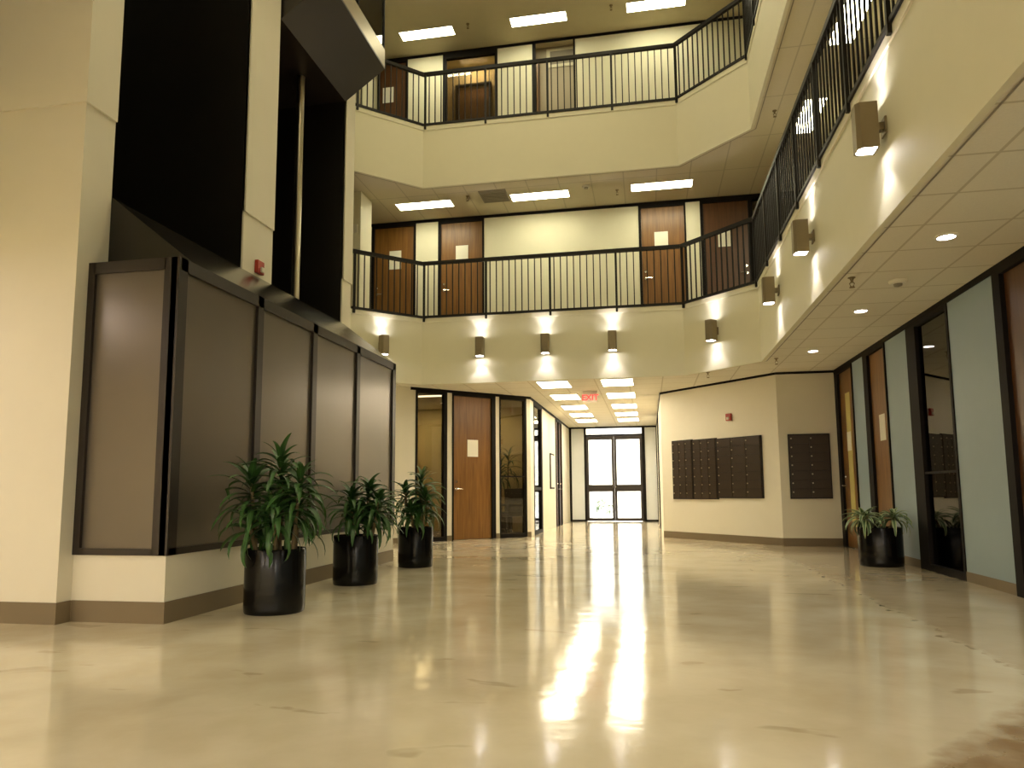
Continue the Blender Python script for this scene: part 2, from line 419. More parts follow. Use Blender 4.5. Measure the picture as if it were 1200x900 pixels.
# ------------------------------------------------------------------ wall runs
def run(name, o, ang, spans, z0, z1, mat, label, th=0.12):
    mb = MB()
    for a, b in spans: mb.box((a, 0, z0), (b, th, z1))
    return struct(name, mb, mat, label, 'wall', loc=(o[0], o[1], 0), rotz=ang)
def trim(name, o, ang, a, b, z0, z1, mat, label, d=0.012):
    return struct(name, MB().box((a, -d, z0), (b, 0.0, z1)), mat, label, 'trim', loc=(o[0], o[1], 0), rotz=ang)
def at(o, ang, s, d=0.0):
    return (o[0]+s*math.cos(ang)-d*math.sin(ang), o[1]+s*math.sin(ang)+d*math.cos(ang))
DN = [0]
def door(o, ang, s0, s1, z0, z1, label, mat='wood', handle=1, fr=0.045, frl=None, frr=None, hz=1.0, knob=True):
    """wooden door: root at left bottom corner, frame + leaf + lever"""
    DN[0] += 1
    p = at(o, ang, s0); w = s1-s0; H = z1-z0
    root = thing('door_%d' % DN[0], label, 'door', (p[0], p[1], z0), ang, kind='structure')
    fl = fr if frl is None else frl; f2 = fr if frr is None else frr
    mb = MB().box((0, -0.02, 0), (fl, 0.11, H)).box((w-f2, -0.02, 0), (w, 0.11, H)).box((fl, -0.02, H-0.05), (w-f2, 0.11, H))
    mb.build('frame', 'black', root)
    MB().box((fl+0.004, 0.02, 0.012), (w-f2-0.004, 0.065, H-0.054)).build('leaf', mat, root)
    if knob:
        x = fl+0.07 if handle > 0 else w-f2-0.07
        mb = MB().lathe([(0.026, 0), (0.026, -0.012)], 16, (x, 0.02, hz), 'y')
        mb.tube([(x, 0.01, hz), (x, -0.04, hz)], 0.010)
        mb.tube([(x, -0.035, hz), (x+handle*0.05, -0.04, hz), (x+handle*0.125, -0.035, hz-0.006)], [0.013, 0.012, 0.010])
        mb.build('handle', 'chrome', root, True)
        MB().lathe([(0.026, 0), (0.022, -0.018)], 16, (x, 0.02, hz+0.14), 'y').build('lock', 'chrome', root, True)
    return root
WN = [0]
def window(o, ang, s0, s1, z0, z1, label, mat='glassdark', fl=0.05, fr=0.05, mid=None, top=0.05, bot=0.08, midh=0.035):
    WN[0] += 1
    p = at(o, ang, s0); w = s1-s0; H = z1-z0
    root = thing('window_%d' % WN[0], label, 'window', (p[0], p[1], z0), ang, kind='structure')
    mb = MB().box((0, -0.012, 0), (fl, 0.09, H)).box((w-fr, -0.012, 0), (w, 0.09, H)).box((fl, -0.012, H-top), (w-fr, 0.09, H)).box((fl, -0.012, 0), (w-fr, 0.09, bot))
    if mid: mb.box((fl, 0.0, mid-midh), (w-fr, 0.06, mid+midh))
    mb.build('frame', 'black', root)
    MB().box((fl, 0.03, bot), (w-fr, 0.036, H-top)).build('pane', mat, root)
    return root
def notice(o, ang, s, z, w, h, label, d=-0.002, group='paper notices on doors'):
    p = at(o, ang, s, d)
    return tag(MB().box((-w/2, -0.003, -h/2), (w/2, 0.0, h/2)).build('notice', 'paper', loc=(p[0], p[1], z), rotz=ang), label, 'notice', group)

# ---- ground floor: angled wall left of the corridor (45 degrees)
A45 = PI/4; OL = (-5.144-1.0, 12.395-1.0)
def sl(s): return s+math.sqrt(2.0)
run('wall_left_angled', OL, A45, [(0, sl(1.11)), (sl(1.80), sl(1.915)), (sl(2.92), sl(3.03)), (sl(3.715), sl(3.817))], 0, ZC1, 'lowwall', 'cream wall pieces between the doors left of the corridor')
trim('trim_left_angled', OL, A45, sl(1.0), sl(3.83), ZC1-0.055, ZC1, 'black', 'black strip along the top of the angled left wall')
window(OL, A45, sl(1.11), sl(1.80), 0, ZC1-0.05, 'narrow smoked glass sidelight left of the brown door, behind the third plant', mid=None, fl=0.045, fr=0.075)
door(OL, A45, sl(1.915), sl(2.93), 0, ZC1-0.05, 'tall brown wooden door with white notice left of the corridor', handle=1, frl=0.03, frr=0.09)
window(OL, A45, sl(3.03), sl(3.715), 0, ZC1-0.05, 'narrow smoked glass sidelight between the brown door and the corridor', fl=0.03, fr=0.05, mid=1.25, midh=0.012)
notice(OL, A45, sl(2.40), 1.81, 0.25, 0.34, 'white notice on the ground floor brown door left of the corridor', d=0.018)
for i, (a, b) in enumerate(((0, sl(1.11)), (sl(1.80), sl(1.915)), (sl(2.92), sl(3.03)), (sl(3.715), sl(3.817)))):
    trim('baseboard_left_%d' % (i+1), OL, A45, a, b, 0, 0.10, 'base', 'tan base strip on the angled left wall', 0.008)
# office behind the sidelights
mb = MB()
mb.poly([(-8.5, 12.3, 0.005), (-5.3, 12.4, 0.005), (-2.6, 15.05, 0.005), (-2.6, 19, 0.005), (-8.5, 19, 0.005)])
struct('floor_office', mb, 'carpet', 'office floor behind the smoked glass', 'floor')
mb = MB().box((-8.5, 16.9, 0), (-2.56, 17.0, ZC1)).box((-6.3, 13.6, 0), (-6.2, 17, ZC1))
struct('wall_office', mb, 'officewall', 'office walls seen dimly through the smoked glass', 'wall')

# ---- corridor
OC = (-2.444, 15.095)
run('wall_corridor_left', OC, PI/2, [(0, 0.45), (1.7, 4.2), (5.55, 7.72)], 0, ZC1, 'lowwall', 'pale left wall of the bright corridor')
window(OC, PI/2, 0.45, 1.70, 0, ZC1-0.05, 'tall glass pane on the left side of the corridor mouth', mid=1.0, fl=0.05, fr=0.16)
door(OC, PI/2, 4.2, 4.92, 0, ZC1-0.05, 'first dark door on the left of the corridor', 'wooddark', handle=-1, fr=0.10)
door(OC, PI/2, 4.92, 5.55, 0, ZC1-0.05, 'second dark door on the left of the corridor nearer the exit', 'wooddark', handle=-1, fr=0.06)
trim('trim_corridor_left', OC, PI/2, 0, 7.7, ZC1-0.055, ZC1, 'black', 'black strip along the corridor top')
p = at(OC, PI/2, 3.35)
r = thing('notice_board', 'framed notice board on the pale left wall of the corridor', 'notice board', (p[0], p[1], 1.45), PI/2)
MB().box((-0.35, -0.03, -0.45), (0.35, -0.001, 0.45), 0.004).build('frame', 'black', r)
MB().box((-0.31, -0.034, -0.41), (0.31, -0.029, 0.41)).build('sheet', 'paper', r)
OR_ = (0.281, 22.8)
run('wall_corridor_right', OR_, -PI/2, [(0, 3.2), (4.2, 7.735)], 0, ZC1, 'lowwall', 'pale right wall of the corridor')
door(OR_, -PI/2, 3.2, 4.2, 0, ZC1-0.05, 'dark door seen edge-on along the right side of the corridor', 'wooddark', handle=1, fr=0.06)
trim('trim_corridor_right', OR_, -PI/2, 0, 7.72, ZC1-0.055, ZC1, 'black', 'black strip along the corridor top right')
# small picture on the right corridor wall near its mouth
# exit wall y = 22.8
OX = (-2.444, 22.8)
run('wall_exit', OX, 0, [(0.06, 0.50), (2.34, 2.72)], 0.05, ZC1-0.05, 'palepanel', 'pale panels either side of the glass exit doors')
mb = MB()
for a, b in ((-0.02, 0.07), (0.47, 0.53), (2.27, 2.36), (2.70, 2.725)): mb.box((a, -0.03, 0), (b, 0.10, ZC1))
mb.box((0.03, -0.028, ZC1-0.05), (2.74, 0.09, ZC1)).box((0.05, -0.028, 0), (0.5, 0.09, 0.05)).box((2.24, -0.028, 0), (2.74, 0.09, 0.05))
struct('trim_exit', mb, 'black', 'black frame around the exit doors and side panels', 'trim', loc=(OX[0], OX[1], 0))
root = thing('window_transom', 'glass transom over the exit doors', 'window', (OX[0]+0.53, 22.8, 2.66), 0, kind='structure')
MB().box((0, -0.02, 0), (1.74, 0.07, 0.05)).build('frame', 'black', root)
MB().box((0, 0.02, 0.05), (1.74, 0.026, 0.24)).build('pane', 'glassclear', root)
for k, (a, b, lb) in enumerate(((0.53, 1.398, 'left leaf of the glass exit doors at the corridor end'), (1.402, 2.27, 'right leaf of the glass exit doors at the corridor end'))):
    DN[0] += 1
    w = b-a
    root = thing('door_%d' % DN[0], lb, 'door', (OX[0]+a, 22.8, 0), 0, kind='structure')
    st = 0.075
    mb = MB().box((0, 0, 0.01), (st, 0.05, 2.655)).box((w-st, 0, 0.01), (w, 0.05, 2.655)).box((st, 0, 2.54), (w-st, 0.05, 2.655)).box((st, 0, 0.01), (w-st, 0.05, 0.10))
    mb.build('frame', 'bronze', root)
    MB().box((st, -0.002, 0.92), (w-st, 0.052, 1.13)).build('mid_rail', 'bronze', root)
    MB().box((st, 0.02, 1.13), (w-st, 0.026, 2.54)).build('upper_pane', 'glassclear', root)
    MB().box((st, 0.02, 0.10), (w-st, 0.026, 0.92)).build('lower_pane', 'glassclear', root)
    xh = w-0.04 if k == 0 else 0.04
    MB().tube([(xh, -0.001, 1.02), (xh, -0.05, 1.04), (xh, -0.05, 1.24), (xh, -0.001, 1.26)], 0.010).build('handle', 'chrome', root, True)

# ---- mailbox walls
AM = math.atan2(12.919-15.065, 2.198-0.281); OM = (0.281, 15.065); LM = math.hypot(1.917, 2.146)
run('wall_mail_angled', OM, AM, [(0.0, LM)], 0, ZC1, 'lowwall', 'cream angled wall carrying three mailbox banks', th=0.10)
trim('baseboard_mail', OM, AM, 0, LM, 0, 0.13, 'base', 'tan base strip under the mailboxes')
trim('trim_mail', OM, AM, 0, LM, ZC1-0.04, ZC1, 'black', 'black strip along the top of the mailbox wall')
OM2 = (2.198, 12.919)
run('wall_mail_flat', OM2, 0, [(0, 0.97)], 0, ZC1, 'lowwall', 'shaded flat wall with the single mailbox bank', th=0.10)
trim('baseboard_flat', OM2, 0, 0, 0.955, 0, 0.13, 'base', 'tan base strip under the single bank')
trim('trim_flat', OM2, 0, 0, 0.955, ZC1-0.04, ZC1, 'black', 'black strip along the top of the shaded wall')
def mailbank(o, ang, s0, s1, z0, z1, cols, rows, label):
    p = at(o, ang, s0); w = s1-s0; H = z1-z0
    root = thing('mailbox_bank', label, 'mailbox', (p[0], p[1], z0), ang, 'mailbox banks')
    mb = MB().box((0, -0.035, 0), (w, -0.001, H), 0.004)
    mb.build('housing', 'mail', root)
    b = 0.018; cw = (w-2*b)/cols; rh = (H-2*b)/rows
    dd = MB().box((0.004, -0.046, 0.004), (cw-0.004, -0.034, rh-0.004), 0.002).build('mailbox_door', 'maild', root)
    lk = MB().lathe([(0.013, 0), (0.011, -0.010)], 10, (0.030, -0.046, rh*0.62), 'y').build('lock', 'lock', dd, True)
    first = True
    for c in range(cols):
        for r in range(rows):
            if first:
                q, g = dd, lk; first = False
            else:
                q = dd.copy(); COL.objects.link(q); q.parent = root
                g = lk.copy(); COL.objects.link(g); g.parent = q
            q.location = (b+c*cw, 0, b+r*rh)
    return root
mailbank(OM, AM, 0.325, 0.885, 0.768, 1.925, 3, 7, 'small-door brown mailbox bank at the corridor end of the angled wall')
mailbank(OM, AM, 0.89, 1.50, 0.768, 1.912, 3, 7, 'small-door brown mailbox bank in the middle of the three on the angled wall')
mailbank(OM, AM, 1.505, 2.53, 0.79, 1.893, 3, 7, 'wide-door brown mailbox bank under the red fire alarm on the angled wall')
mailbank(OM2, 0, 0.145, 0.815, 0.785, 1.876, 2, 7, 'nearly black mailbox bank alone on the shaded flat wall')
def alarm(loc, rotz, label, s=1.0):
    root = thing('fire_alarm', label, 'alarm', loc, rotz, 'red fire alarm strobes')
    MB().box((-0.06*s, -0.045, -0.065*s), (0.06*s, -0.001, 0.065*s), 0.006).build('housing', 'red', root)
    MB().box((-0.018*s, -0.07, -0.05*s), (0.03*s, -0.044, 0.0), 0.006).build('strobe_lens', 'white', root)
    return root
p = at(OM, AM, 1.822); alarm((p[0], p[1], 2.27), AM, 'red fire alarm strobe above the mailboxes')

# ---- right wall x = XW, from the far end towards the camera (s grows towards the camera)
OW = (XW, 12.92); AW = -PI/2
def yr(y): return 12.92-y
blues = [(11.86, 11.24), (10.26, 9.44), (8.19, 7.14), (5.9, 5.0)]
door(OW, AW, yr(12.90), yr(11.86), 0, ZC1-0.05, 'wooden door with a yellow vision panel beside the shaded mailbox wall', handle=1, frl=0.17, frr=0.03)
# vision panel as part of that door
dr = bpy.data.objects['door_%d' % DN[0]]
pan = MB().box((0.50, 0.012, 0.35), (0.74, 0.02, 2.48)).build('vision_panel', 'glassyellow', dr)
MB().box((0.51, 0.006, 1.55), (0.73, 0.011, 1.85)).build('posted_sheet', 'paper', pan)
for a, b in blues[:1]:
    run('wall_right_panel_far', OW, AW, [(yr(a), yr(b))], 0, ZC1, 'blue', 'narrow blue-grey panel between the two far wooden doors')
door(OW, AW, yr(11.24), yr(10.26), 0, ZC1-0.05, 'wooden door with white notice behind the right-hand plant', handle=1, frl=0.20, frr=0.03, knob=False)
notice(OW, AW, yr(10.62), 1.78, 0.24, 0.36, 'white notice on the wooden door behind the right-hand plant', d=0.018)
run('wall_right_panel_middle', OW, AW, [(yr(10.26), yr(9.44))], 0, ZC1, 'blue', 'blue-grey panel behind the plant in the right aisle')
window(OW, AW, yr(9.44), yr(8.19), 0, ZC1-0.05, 'tall smoked glass door panel between blue panels reflecting the mailboxes', fl=0.30, fr=0.05, mid=1.12, midh=0.012)
run('wall_right_panel_near', OW, AW, [(yr(8.19), yr(7.14))], 0, ZC1, 'blue', 'wide blue-grey panel nearest the camera on the right wall')
door(OW, AW, yr(7.14), yr(5.9), 0, ZC1-0.05, 'dark brown wooden door cut by the right edge of the photo', 'wooddark', handle=-1, frl=0.14, frr=0.06)
run('wall_right_front', OW, AW, [(yr(5.9), yr(-6.1))], 0, ZC1, 'blue', 'blue-grey wall continuing beside the camera')
for i, (a, b) in enumerate(((11.86, 11.24), (10.26, 9.44), (8.19, 7.14), (5.9, -6))):
    trim('baseboard_right_%d' % (i+1), OW, AW, yr(a), yr(b), 0, 0.10, 'base', 'tan base strip under a blue panel', 0.008)
trim('trim_right', OW, AW, 0, yr(-6), ZC1-0.06, ZC1, 'black', 'black header strip along the top of the right wall', 0.02)
struct('wall_office_right', MB().box((5.2, 6, 0), (5.3, 13, ZC1)).box((3.28, 7.9, 0), (5.3, 8.0, ZC1)).box((3.28, 9.7, 0), (5.3, 9.8, ZC1)), 'wooddark', 'dark room behind the smoked glass', 'wall')

# ------------------------------------------------------------------ upper back walls
OB = (0.0, YB)
for z0, z1, nm in ((Z2, ZC2, 'second'), (Z3, ZC3, 'third')):
    if nm == 'second':
        spans = [(-9.2, -5.80), (-4.80, -4.30), (-3.29, -0.06), (0.88, 1.16), (2.98, 3.3)]
    else:
        spans = [(-9.2, -5.72), (-5.02, -4.21), (-2.98, -2.21), (-1.29, 3.3)]
    run('wall_back_'+nm, OB, 0, spans, z0-0.1, z1, 'wall', f'cream back wall of the {nm} storey walkway')
    trim('trim_back_'+nm, OB, 0, -6, 3.2, z1-0.06, z1, 'black', 'black strip where the back wall meets the ceiling')
g2 = 'doors along the second storey walkway'
door(OB, 0, -5.80, -4.80, Z2, ZC2-0.06, 'dark brown door at the left end of the lower balcony', 'wood', handle=1, frl=0.05, frr=0.05)
door(OB, 0, -4.30, -3.29, Z2, ZC2-0.06, 'brown door second from the left on the lower balcony', 'wood', handle=1, frl=0.06, frr=0.04)
door(OB, 0, -0.06, 0.88, Z2, ZC2-0.06, 'warm brown door right of the long cream wall on the lower balcony', 'wood', handle=1, frl=0.05, frr=0.03)
door(OB, 0, 1.16, 2.12, Z2, ZC2-0.06, 'dark brown door at the right end of the lower balcony', 'wooddark', handle=-1, frl=0.06, frr=0.03)
window(OB, 0, 2.12, 2.98, Z2, ZC2-0.06, 'smoked glass pane at the right end of the lower balcony')
notice(OB, 0, -5.27, 5.95, 0.27, 0.41, 'white notice on the left end door of the lower balcony', d=0.018)
notice(OB, 0, -3.78, 6.0, 0.27, 0.34, 'white notice on the second door from the left of the lower balcony', d=0.018)
notice(OB, 0, 0.385, 5.985, 0.27, 0.35, 'white notice on the warm brown door of the lower balcony', d=0.018)
notice(OB, 0, 1.615, 5.94, 0.24, 0.36, 'white notice on the right end door of the lower balcony', d=0.018)
# third storey
door(OB, 0, -5.72, -5.02, Z3, ZC3-0.06, 'dark brown door at the left end of the upper balcony', 'wooddark', handle=1)
notice(OB, 0, -5.48, 9.76, 0.25, 0.36, 'white notice on the left end door of the upper balcony', d=0.018)
window(OB, 0, -4.21, -2.98, Z3, ZC3-0.06, 'large smoked glass pane on the upper balcony showing a wooden door', fl=0.07, fr=0.06, top=0.10)
# room behind the third storey glass
struct('wall_room_third', MB().box((-4.7, 15.10, Z3), (-2.5, 15.2, ZC3)).box((-4.7, YB+0.12, Z3), (-4.6, 15.1, ZC3)).box((-2.6, YB+0.12, Z3), (-2.5, 15.1, ZC3)), 'officewall', 'walls of the small vestibule behind the upper glass pane', 'wall')
door((0, 15.03), 0, -4.08, -3.26, Z3, 10.15, 'orange-brown wooden door just behind the smoked glass of the upper balcony', 'wood', handle=-1)
# recessed passage on the third storey
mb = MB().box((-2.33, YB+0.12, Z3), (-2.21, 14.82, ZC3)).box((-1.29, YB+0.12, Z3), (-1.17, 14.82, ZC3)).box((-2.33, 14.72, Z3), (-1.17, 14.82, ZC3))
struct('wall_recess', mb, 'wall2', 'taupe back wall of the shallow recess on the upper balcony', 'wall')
trim('trim_recess_left', OB, 0, -2.21, -2.14, Z3, ZC3-0.05, 'black', 'dark jamb at the left of the recess', 0.02)
trim('trim_recess_right', OB, 0, -1.33, -1.29, Z3, ZC3-0.05, 'black', 'dark jamb at the right of the recess', 0.02)
gr = thing('return_air_grille', 'grey rectangular grille in a pale frame high in the recess of the upper balcony', 'grille', (-1.60, 14.719, 10.33))
MB().box((-0.34, -0.02, -0.22), (0.34, -0.001, 0.22), 0.006).build('frame', 'wall', gr)
MB().box((-0.26, -0.024, -0.15), (0.26, -0.019, 0.15)).build('grille', 'vent', gr)
mb = MB().box((-2.13, YB+0.02, Z3), (-2.085, YB+0.26, ZC3-0.45))
tag(mb.build('door_%d' % (DN[0]+1), 'wood'), 'brown door seen edge-on inside the recess', 'door', kind='structure'); DN[0] += 1
# block with the lobby entrance at the left of the upper storeys
for z0, z1, nm in ((Z2, ZC2, 'second'), (Z3, ZC3, 'third')):
    struct('wall_lobby_'+nm, MB().box((-7.2, 12.75, z0-0.1), (-5.36, 13.3, z1)), 'wall', f'cream wall end left of the doors on the {nm} storey')
tag(MB().box((-5.62, 12.728, 5.95), (-5.42, 12.749, 6.12)).build('wall_sign', 'white'), 'small white sign on the cream wall left of the lower balcony doors', 'sign')

# right upper walls
OU = (XW, YB)
for z0, z1, nm in ((Z2, ZC2, 'second'), (Z3, ZC3, 'third')):
    ds = [(13.2, 12.2), (10.6, 9.6), (8.4, 7.4), (5.6, 4.6)] if nm == 'second' else []
    edges = [YB] + [v for d in ds for v in d] + [-6.2]
    run('wall_upper_right_'+nm, OU, AW, [(YB-edges[i], YB-edges[i+1]) for i in range(0, len(edges), 2)], z0-0.1, z1, 'wall', f'cream right wall of the {nm} storey walkway')
    trim('trim_upper_right_'+nm, OU, AW, 0, 18, z1-0.06, z1, 'black', 'black strip along the upper right wall')
    for k, (a, b) in enumerate(ds):
        door(OU, AW, YB-a, YB-b, z0, z1-0.06, 'dark brown door behind the steep right-hand railing, %s from the back corner' % ('first', 'second', 'third', 'fourth')[k], 'wooddark', knob=False)

# enclosing walls
mb = MB().box((-9.3, -6.2, 0), (-9.2, 4.7, ZC3)).box((-9.3, -6.3, 0), (3.4, -6.2, ZC3)).box((-9.3, 9.8, 0), (-9.2, 23, ZC3)).box((-9.2, 15.3, ZC1), (3.4, 15.4, ZC3)).box((3.3, -6.2, 0), (3.4, 15.4, ZC3))
struct('wall_outer', mb, 'wall', 'outer walls closing the building')

# ------------------------------------------------------------------ elevator core
ZR = 4.02
mb = MB().box((-9.2, 4.68, 0), (XE, 5.0, ZC3)).box((-5.2, 6.95, 0), (XE, 7.57, ZC3)).box((-9.2, 9.55, 0), (XE, 9.84, ZC3))
mb.box((-9.2, 4.662, ZR), (XE+0.018, 5.0, ZC3)).box((-5.2, 6.95, ZR), (XE+0.018, 7.57, ZC3)).box((-5.2, 9.55, ZR), (XE+0.018, 9.858, ZC3))
struct('wall_elevator', mb, 'lowwall', 'tall cream elevator tower with two dark shaft openings')
mb = MB().box((-6.2, 5.0, 0), (-6.1, 9.55, ZC3)).box((-6.1, 5.0, 0), (XE-0.02, 5.005, ZC3)).box((-6.1, 6.945, 0), (XE-0.02, 6.95, ZC3)).box((-6.1, 7.57, 0), (XE-0.02, 7.575, ZC3)).box((-6.1, 9.545, 0), (XE-0.02, 9.55, ZC3))
struct('wall_shaft', mb, 'shaft', 'black lining of the two elevator shafts')
mb = MB()
for y in (5.55, 6.4): mb.box((-6.1, y-0.04, 0), (-6.02, y+0.04, ZC3))
struct('trim_shaft', mb, 'under', 'faint dark guide rails inside the near shaft', 'trim')
def base_strip(name, a, b, label): struct(name, MB().box(a, b), 'base', label, 'trim')
base_strip('baseboard_column', (-9.2, 4.668, 0), (XE+0.012, 4.679, 0.155), 'tan base strip of the elevator column')
base_strip('baseboard_return', (XE+0.001, 4.6795, 0), (XE+0.012, 4.8075, 0.155), 'tan base strip on the column return')
base_strip('baseboard_enclosure_front', (XE+0.0125, 4.808, 0), (XB+0.012, 4.8195, 0.155), 'tan base strip under the front enclosure panel')
base_strip('baseboard_enclosure_side', (XB+0.0005, 4.820, 0), (XB+0.012, YBE, 0.155), 'tan base strip under the enclosure side')
struct('wall_enclosure', MB().box((XE, YBX, 0), (XB, YBE, 0.50)), 'lowwall', 'cream plinth under the bronze screen enclosure')
enc = thing('screen_enclosure', 'dark-framed enclosure of satin bronze panels around the elevator bases', 'enclosure', (XB, YBX, 0.49))
ez = 2.75-0.49; eL = YBE-YBX; ew = XE-XB
o_ = 0.02
mb = MB()
ys = [(-o_, 0.085), (5.995-YBX-0.05, 5.995-YBX+0.05), (7.111-YBX-0.05, 7.111-YBX+0.05), (8.298-YBX-0.05, 8.298-YBX+0.05), (eL-0.11, eL)]
for a, b in ys: mb.box((-0.05, a, 0), (o_, b, ez))
mb.box((-0.05, 0, 0), (o_, eL, 0.05)).box((-0.05, 0, ez-0.10), (o_, eL, ez))
mb.box((ew+0.002, -o_, 0), (ew+0.06, 0.05, ez)).box((-0.11, -o_, 0), (0, 0.05, ez)).box((ew+0.05, -o_, 0), (-0.1, 0.05, 0.05)).box((ew+0.05, -o_, ez-0.09), (-0.1, 0.05, ez))
mb.build('frame', 'bronze', enc)
MB().box((ew+0.06, 0.006, 0.05), (-0.11, 0.03, ez-0.09)).build('panel', 'panel', enc)
for i in range(4):
    MB().box((-0.03, ys[i][1], 0.05), (-0.006, ys[i+1][0], ez-0.10)).build('panel', 'panel', enc)
MB().prism_y([(o_-0.01, ez), (ew+0.002, ez+0.62), (ew+0.002, ez)], 0.182, eL).build('sloped_roof', 'roof', enc)
alarm((XE+0.001, 7.26, 3.475), PI/2, 'red fire alarm strobe on the cream pier between the elevator shafts', 1.15)

# elevator car in the far shaft
car = thing('elevator_car', 'dark bottomed glass elevator car hanging high in the far shaft', 'elevator', (XE, 8.56, 6.73))
hy = 0.95
MB().prism_y([(-1.7, 0), (0.0, 0), (0.607, 0.44), (0.607, 0.47), (-1.7, 0.47)], -hy, hy+0.03).build('underside', 'under', car)
MB().box((-1.7, -hy, 0.47), (0.607, hy+0.03, 0.74)).build('sill_band', 'sill', car)
for (x, y) in ((0.585, hy+0.008), (0.585, -hy+0.02), (0.585, 0.0)):
    MB().box((x-0.018, y-0.018, 0.74), (x+0.018, y+0.018, 2.9)).build('mullion', 'black', car)
MB().box((0.583, -hy+0.03, 0.74), (0.589, hy, 2.9)).build('front_pane', 'glassclear', car)
MB().box((0.0, hy+0.005, 0.74), (0.575, hy+0.011, 2.9)).build('side_pane', 'glassclear', car)
MB().box((-1.7, -hy, 2.9), (0.607, hy+0.03, 3.15)).build('roof', 'under', car)
MB().box((-1.7, -hy, 0.75), (-1.66, hy, 2.9)).build('rear_wall', 'wood', car)
tag(MB().lathe([(0.055, 0), (0.055, 6.72)], 20, (-4.62, 8.80, 0)).build('hydraulic_piston', 'steel', smooth=True), 'vertical steel piston rod under the hanging elevator car', 'piston')

# ------------------------------------------------------------------ sconces
def sconce_proto(label, loc, rotz):
    r = thing('wall_sconce', label, 'wall lamp', loc, rotz, 'square up-and-down wall sconces')
    mb = MB(); c = 0.028; w = 0.075; d0, d1 = -0.215, -0.065
    poly = [(-w+c, d0), (w-c, d0), (w, d0+c), (w, d1), (-w, d1), (-w, d0+c)]
    a0 = [(x*0.86, (y-(d0+d1)/2)*0.86+(d0+d1)/2) for x, y in poly]
    # open-ended shell with inner lip
    for pl, za, zb in ((poly, -0.175, 0.175),):
        va = [mb.bm.verts.new((x, y, za)) for x, y in pl]; vb = [mb.bm.verts.new((x, y, zb)) for x, y in pl]
        ia = [mb.bm.verts.new((x, y, za)) for x, y in a0]; ib = [mb.bm.verts.new((x, y, zb)) for x, y in a0]
        n = len(pl)
        for i in range(n):
            j = (i+1) % n
            mb.bm.faces.new((va[i], va[j], vb[j], vb[i])); mb.bm.faces.new((va[i], ia[i], ia[j], va[j])); mb.bm.faces.new((vb[i], vb[j], ib[j], ib[i]))
    mb.build('housing', 'sconce', r)
    for s in (-1, 1):
        MB().prism(a0, s*0.168-0.003, s*0.168+0.003).build('lens', 'led', r)
    MB().box((-0.03, -0.066, -0.03), (0.03, -0.015, 0.03), 0.004).build('arm', 'sconce', r)
    MB().box((-0.055, -0.016, -0.065), (0.055, -0.0005, 0.065), 0.004).build('back_plate', 'sconce', r)
    return r
PL = lambda a, b: math.atan2(b[1]-a[1], b[0]-a[0])
aL = PL(PATH[1], PATH[2]); aR = PL(PATH[3], PATH[4])
sc = [((-4.718, 12.255, 3.585), aL, 'square wall sconce half hidden above the bronze enclosure'),
      ((-2.979, 12.82, 3.585), 0.0, 'square wall sconce under the second brown door of the lower balcony'),
      ((-1.767, 12.82, 3.585), 0.0, 'middle of the three sconces on the straight cream band'),
      ((-0.565, 12.82, 3.585), 0.0, 'square wall sconce on the straight band nearest the angled right corner'),
      ((1.181, 12.31, 3.585), aR, 'square wall sconce alone on the angled right corner of the cream band'),
      ((1.79, 9.95, 3.60), -PI/2, 'smallest of the three sconces on the steep right-hand band'),
      ((1.79, 7.86, 3.60), -PI/2, 'middle of the three sconces on the steep right-hand band'),
      ((1.79, 5.50, 3.60), -PI/2, 'largest and nearest sconce on the steep right-hand band')]
sp0 = None
for loc, a, lb in sc:
    if sp0 is None: sp0 = sconce_proto(lb, loc, a)
    else: copy_tree(sp0, loc, lb, a)
    for s in (-1, 1):
        ld = bpy.data.lights.new('sconce_beam', 'SPOT'); ld.energy = 15; ld.color = (1.0, 0.90, 0.92)
        ld.spot_size = R(80); ld.spot_blend = 0.35; ld.shadow_soft_size = 0.03
        lo = bpy.data.objects.new('sconce_beam', ld); COL.objects.link(lo)
        q = at((loc[0], loc[1]), a, 0, -0.125)
        lo.location = (q[0], q[1], loc[2]+s*0.185)
        lo.rotation_euler = (0 if s < 0 else PI, 0, 0)

# ------------------------------------------------------------------ ceiling fixtures
def troffer(label, x, y, z, w, d, mat, group):
    r = thing('ceiling_light', label, 'ceiling light', (x, y, z), 0, group)
    mb = MB(); t = 0.018
    mb.box((-w/2, -d/2, -0.012), (w/2, -d/2+t, 0)).box((-w/2, d/2-t, -0.012), (w/2, d/2, 0)).box((-w/2, -d/2+t, -0.012), (-w/2+t, d/2-t, 0)).box((w/2-t, -d/2+t, -0.012), (w/2, d/2-t, 0))
    mb.build('frame', 'white', r)
    MB().box((-w/2+t, -d/2+t, -0.010), (w/2-t, d/2-t, -0.004)).build('diffuser', mat, r)
    return r
names = ['left', 'middle', 'right']
for i, x in enumerate((-4.35, -1.97, 0.40)):
    troffer(f'bright slim ceiling light over the lower balcony, {names[i]} of three', x, 13.65, ZC2, 1.18, 0.36, 'tube', 'slim lights over the lower balcony')
    troffer(f'bright slim ceiling light over the upper balcony, {names[i]} of three', x, 13.73, ZC3, 1.18, 0.32, 'tube', 'slim lights over the upper balcony')
for i, y in enumerate((11.48, 9.05, 6.6)):
    troffer('slim ceiling light glimpsed through the steep right railing, %s from the back' % ('first', 'second', 'third')[i], 2.64, y, ZC2, 0.34, 1.1, 'tube', 'slim lights over the right walkway')
ordn = ['nearest the atrium', 'second from the atrium', 'third from the atrium', 'fourth from the atrium', 'nearest the exit doors']
